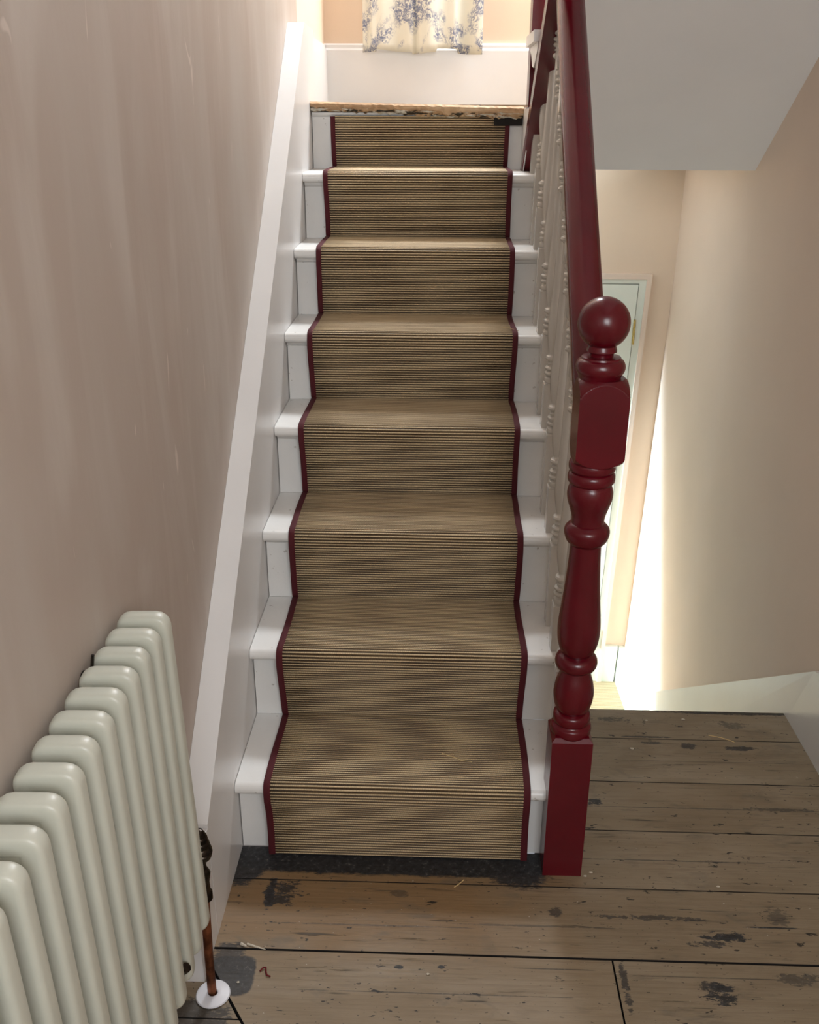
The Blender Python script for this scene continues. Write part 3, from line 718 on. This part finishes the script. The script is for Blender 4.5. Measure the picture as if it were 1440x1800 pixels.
# red edging under the string
bm = B(); e1 = -1.2; e0 = 1.60
prism_x(bm, [(e0, soff(e0) - 0.022), (e1, soff(e1) - 0.022), (e1, soff(e1) + 0.030), (e0, soff(e0) + 0.030)], UX - 0.006, UX + 0.0475)
bevel(bm, 0.004, 2); prt('string_edging', bm, 'red', uf, True)['label'] = 'dark red edging strip'
for k in range(1, nst + 1):
    z = ustep(k); y0 = UY - k * TG; y1 = UY - (k - 1) * TG + 0.028
    bm = B(); prism_x(bm, [(y0, z), (y0, z - 0.028)] + [(y1 - 0.014 + 0.014 * math.sin(a), z - 0.014 - 0.014 * math.cos(a)) for a in [math.pi * i / 8 for i in range(9)]], UX - 0.016, XR - 0.004)
    prt('tread', bm, 'white_gloss', uf, True)
    bm = B(); box(bm, UX + 0.0475, XR - 0.004, UY - (k - 1) * TG - 0.016, UY - (k - 1) * TG, max(z - R, 1.51), z - 0.029); prt('riser', bm, 'white_gloss', uf)
    # scroll bracket under the return nosing
    yy = UY - (k - 1) * TG; zz = z - 0.0285
    out = [(yy + 0.012, zz), (yy + 0.010, zz - 0.010), (yy - 0.010, zz - 0.016), (yy - 0.030, zz - 0.022), (yy - 0.050, zz - 0.034), (yy - 0.075, zz - 0.052), (yy - 0.12, zz - 0.058), (yy - 0.17, zz - 0.045), (yy - 0.22, zz - 0.02), (yy - 0.225, zz)]
    bm = B(); prism_x(bm, out, UX - 0.004, UX + 0.0297); bevel(bm, 0.002, 1); prt('scroll_bracket', bm, 'white_gloss', uf)
# landing newel
un = thing('landing_newel', 'dark red square newel post standing on the upper landing edge', 'newel post', (UX + 0.04, 1.51, 1.512))
bm = B(); box(bm, UX + 0.0005, UX + 0.080, 1.470, 1.552, 1.512, 2.46); bevel(bm, 0.003, 2); prt('post', bm, 'red', un, True)
bm = B(); lathe(bm, [(0.02, 2.46), (0.02, 2.475)] + [(0.042 * math.sin(a), 2.512 - 0.042 * math.cos(a)) for a in [0.5 + 2.6 * i / 14 for i in range(15)]], UX + 0.0405, 1.511, 24); prt('ball_finial', bm, 'red', un, True)
# apron below the landing edge beside the stairs
bm = B(); prism_x(bm, [(1.615, 1.24), (1.615, 1.508), (1.34, 1.508), (1.34, 1.47)], 0.6645, 0.6675); prt('apron', bm, 'white_gloss', st)
bm = B(); box(bm, 0.668, XR - 0.004, 1.553, 1.624, 1.40, ZL - 0.008); prt('trimmer', bm, 'white_gloss', st)

# ------------------------------------------------------------------ radiator
RY, RDY = -0.455, 0.0512
rd = thing('column_radiator', 'cream painted cast iron column radiator against the plaster wall', 'radiator', (0.0, RY - 6 * RDY, 0.0))
ztop, zbot, xf, xb, lean_r = 0.829, 0.230, 0.0355, -0.0415, 0.0137
secs = []
def section_mesh():
    bm = B(); W = xf - xb; H = ztop - zbot; a_, b_ = 0.0150, 0.0130      # tube half sizes: in-plane, along y
    # centreline of the loop (rounded rectangle)
    hw, hh, rc = W / 2 - a_, H / 2 - a_, 0.0055
    loop = []
    for cx, cz, s in ((hw - rc, hh - rc, 0), (-hw + rc, hh - rc, 90), (-hw + rc, -hh + rc, 180), (hw - rc, -hh + rc, 270)):
        for i in range(5):
            an = math.radians(s + 90 * i / 4); loop.append((Vector((cx + rc * math.cos(an), 0, cz + rc * math.sin(an))), Vector((math.cos(an), 0, math.sin(an)))))
    rings = []
    for c, nrm in loop:
        rings.append([bm.verts.new(c + nrm * a_ * math.copysign(abs(math.cos(th)) ** 0.6, math.cos(th)) + Vector((0, b_ * math.copysign(abs(math.sin(th)) ** 0.6, math.sin(th)), 0))) for th in [2 * math.pi * q / 24 for q in range(24)]])
    for a, b in zip(rings, rings[1:] + rings[:1]):
        for q in range(24): bm.faces.new((a[q], a[(q + 1) % 24], b[(q + 1) % 24], b[q]))
    # header webs between the columns
    for z0, z1 in ((H / 2 - 0.052, H / 2 - 0.010), (-H / 2 + 0.010, -H / 2 + 0.052)):
        k0 = len(bm.verts); box(bm, -hw, hw, -0.0115, 0.0115, z0, z1)
    box(bm, -hw, hw, -0.006, 0.006, -H / 2 + 0.05, H / 2 - 0.05)
    return bm
mesh0 = None
ang = math.atan2(lean_r, ztop - zbot)
for k in range(14):
    y = RY - k * RDY; c = Vector(((xf + xb) / 2 + lean_r / 2, y, (ztop + zbot) / 2 + 0.0135 * k * RDY))
    if mesh0 is None:
        o = obj('section', section_mesh(), 'radiator_cream', None, 45); mesh0 = o.data
    else:
        o = bpy.data.objects.new('section', mesh0); COL.objects.link(o)
    o.location = c; o.rotation_euler = (0, -ang, 0)
    o.parent = rd; o.matrix_parent_inverse = Matrix.Translation(-rd.location)
for zz in (ztop - 0.05, zbot + 0.05):
    bm = B(); xx = (xf + xb) / 2 + lean_r * (ztop - zz) / (ztop - zbot)
    tube(bm, [(xx, RY + 0.012, zz), (xx, RY - 13 * RDY - 0.01, zz + 0.009)], 0.0135, 12); prt('connecting_hub', bm, 'radiator_cream', rd, True)
for yb in (RY - 2.45 * RDY, RY - 11.5 * RDY):
    bm = B(); tube(bm, [(XW + 0.001, yb, 0.795), (-0.030, yb, 0.797), (-0.012, yb, 0.80)], 0.0045, 8); tube(bm, [(XW + 0.001, yb, 0.795), (XW + 0.006, yb, 0.795)], 0.013, 10)
    tube(bm, [(-0.040, yb, 0.795), (-0.036, yb + 0.004, 0.815), (-0.034, yb + 0.006, 0.83)], 0.0022, 6)
    prt('wall_stay', bm, 'bronze', rd, True)['label'] = 'dark iron wall stay'
for yb in (RY - 3 * RDY, RY - 10 * RDY):
    bm = B(); tube(bm, [(XW + 0.001, yb + RDY / 2, 0.272), (0.035, yb + RDY / 2, 0.272), (0.046, yb + RDY / 2, 0.284)], 0.008, 8); prt('support_bracket', bm, 'bronze', rd, True)
# supply pipe and ornate valve
PX, PY = 0.0195, -0.388
bm = B(); tube(bm, [(PX, PY, 0.001), (PX + 0.001, PY, 0.10), (PX + 0.004, PY - 0.003, 0.19), (PX + 0.006, PY - 0.005, 0.245)], 0.0082, 14); prt('supply_pipe', bm, 'copper', rd, True)['label'] = 'bare copper pipe'
vx, vy = PX + 0.008, PY - 0.006
vprof = [(0.0085, 0.232), (0.0125, 0.236), (0.0125, 0.250), (0.0098, 0.254), (0.0092, 0.272), (0.011, 0.282), (0.0125, 0.292), (0.0095, 0.300), (0.0065, 0.306), (0.0065, 0.315), (0.010, 0.320), (0.0165, 0.327)]
bm = B(); lathe(bm, vprof, vx, vy, 18); tube(bm, [(vx, vy, 0.284), (vx, RY + 0.018, 0.284)], 0.010, 12)
vo = prt('valve', bm, 'bronze', rd, True); vo['label'] = 'dark ornate bronze valve'
bm = B(); hd = [(0.0165, 0.327), (0.0185, 0.334)]
for q in range(4): hd += [(0.0195 - 0.0022 * q, 0.338 + 0.0105 * q), (0.0175 - 0.0022 * q, 0.3405 + 0.0105 * q), (0.0190 - 0.0026 * q, 0.343 + 0.0105 * q)]
hd += [(0.006, 0.384), (0.001, 0.386)]
lathe(bm, hd, vx, vy, 20); hwl = obj('valve_head', bm, 'bronze', None, True); hwl.parent = vo; hwl.matrix_parent_inverse = Matrix.Identity(4)
# collar where the pipe enters the floor
bm = B(); lathe(bm, [(0.0088, 0.0005), (0.030, 0.0005), (0.0315, 0.002), (0.030, 0.0045), (0.016, 0.0065), (0.0105, 0.0070), (0.0088, 0.0065)], 0.0, 0.0, 36, caps=False)
col = obj('pipe_collar', bm, 'white_plastic', None, 30); col.location = (PX + 0.002, PY - 0.002, 0.0003); tag(col, 'white plastic disc collar around the copper pipe on the floorboards', 'pipe collar')

# ------------------------------------------------------------------ toile curtain
bm = B(); uvl = bm.loops.layers.uv.new('UVMap')
nxc, nzc = 90, 40; zt, zb_ = 3.02, 1.705; CX0, CX1 = 0.106, 0.558
def fold(s, v):
    base = 0.012 * math.sin(s * 2 * math.pi * 2.15 + 0.9) + 0.006 * math.sin(s * 2 * math.pi * 5.3 + 1.0 + 0.6 * v)
    step_ = 0.020 / (1 + math.exp(-(s - 0.06) * 160)) - 0.016 / (1 + math.exp(-(s - 0.43) * 160)) + 0.026 / (1 + math.exp(-(s - 0.46) * 160)) - 0.034 / (1 + math.exp(-(s - 0.79) * 160))
    return base * (0.65 + 0.35 * v) + step_
g_ = []
for j in range(nzc + 1):
    v = 1 - j / nzc; row = []
    for i in range(nxc + 1):
        s = i / nxc; x = CX0 + (CX1 - CX0) * s; z = zt + (zb_ - zt) * j / nzc
        if j == nzc: z += 0.004 * math.sin(s * 11 + 0.5) + (0.008 if 0.12 < s < 0.42 else 0.0) + (0.012 if 0.62 < s < 0.79 else 0.0)
        row.append((bm.verts.new((x, 2.385 - fold(s, 1 - v), z)), s * 0.62, z))
    g_.append(row)
for a, b in zip(g_, g_[1:]):
    for i in range(nxc):
        f = bm.faces.new((a[i][0], b[i][0], b[i + 1][0], a[i + 1][0])); f.smooth = True
        for l, q in zip(f.loops, (a[i], b[i], b[i + 1], a[i + 1])): l[uvl].uv = (q[1], q[2])
cu = thing('toile_curtain', 'cream curtain with blue toile print hanging above the landing skirting', 'curtain', (0.33, 2.385, 1.71))
me = bpy.data.meshes.new('fabric'); bm.to_mesh(me); bm.free(); me.materials.append(M['toile'])
o = bpy.data.objects.new('fabric', me); COL.objects.link(o); at(o, cu)
sm = o.modifiers.new('thickness', 'SOLIDIFY'); sm.thickness = 0.0015
bm = B(); tube(bm, [(0.05, 2.40, 3.02), (0.62, 2.40, 3.02)], 0.009, 12); tube(bm, [(0.07, 2.40, 3.02), (0.07, 2.449, 3.02)], 0.005, 8); tube(bm, [(0.60, 2.40, 3.02), (0.60, 2.449, 3.02)], 0.005, 8)
at(obj('curtain_rod', bm, 'brass', None, True), cu)

# ------------------------------------------------------------------ loose bits on the floor and runner
def strand(name, pts, r, mat, label, cat, group=None):
    bm = B(); tube(bm, pts, r, 6); o = obj(name, bm, mat, None, True); tag(o, label, cat, group); return o
strand('straw_strand', [(0.437, 0.082, 0.1985), (0.462, 0.068, 0.2000), (0.480, 0.058, 0.1990), (0.502, 0.054, 0.1985)], 0.0008, 'straw', 'thin pale straw strand lying on the bottom carpeted step', 'strand')
strand('straw_strand', [(0.466, -0.108, 0.0012), (0.476, -0.100, 0.0022), (0.487, -0.086, 0.0012)], 0.0012, 'straw', 'short straw strand on the boards below the runner', 'strand')
strand('straw_strand', [(1.135, 0.452, 0.001), (1.165, 0.440, 0.003), (1.195, 0.425, 0.001)], 0.0010, 'straw', 'curved straw strand on the boards near the descending steps', 'strand')
strand('straw_strand', [(0.585, 0.94, 0.960), (0.600, 0.93, 0.9625), (0.628, 0.921, 0.956)], 0.0006, 'straw', 'fine straw strand across the binding of the fifth step', 'strand')
strand('wood_splinter', [(0.050, -0.272, 0.0015), (0.062, -0.279, 0.0022)], [0.0035, 0.002], 'chip', 'blunt pale wood splinter by the board joint near the pipe', 'splinter')
strand('wood_splinter', [(0.062, -0.272, 0.0015), (0.082, -0.279, 0.0018), (0.100, -0.284, 0.0012)], [0.0022, 0.0020, 0.0006], 'chip', 'long pointed pale splinter on the board joint near the pipe', 'splinter')
strand('red_thread', [(0.098, -0.336, 0.0020), (0.103, -0.329, 0.0032), (0.108, -0.328, 0.0030), (0.110, -0.338, 0.0024), (0.113, -0.345, 0.0026), (0.120, -0.347, 0.0018)], 0.0016, 'red_wool', 'curled scrap of dark red thread on the floorboards', 'thread')
chips = [(0.758, -0.055, 'white paint chip at the foot of the newel post', 0.004), (0.745, -0.066, 'small pale chip touching the newel post corner', 0.0035), (0.985, 0.512, 'tiny pale chip near the far edge of the boards', 0.004), (1.085, 0.520, 'pale curl of shaving near the far edge of the boards', 0.005),
         (0.925, 0.385, 'pale shaving on the second board beyond the newel', 0.005), (0.062, -0.362, 'white crumb on the dark patch beside the pipe collar', 0.003), (0.415, -0.330, 'pale crumb on the front board', 0.003), (1.02, -0.086, 'tiny shaving by the board joint right of the newel', 0.004)]
for x, y, lb, r in chips:
    bm = B(); bmesh.ops.create_icosphere(bm, subdivisions=1, radius=r)
    for v in bm.verts: v.co = Vector((v.co.x * random.uniform(0.7, 1.4), v.co.y * random.uniform(0.5, 1.0), v.co.z * 0.45 + r * 0.42))
    o = obj('paint_chip', bm, 'chip'); o.location = (x, y, 0.0005); tag(o, lb, 'chip', 'loose chips on the boards')
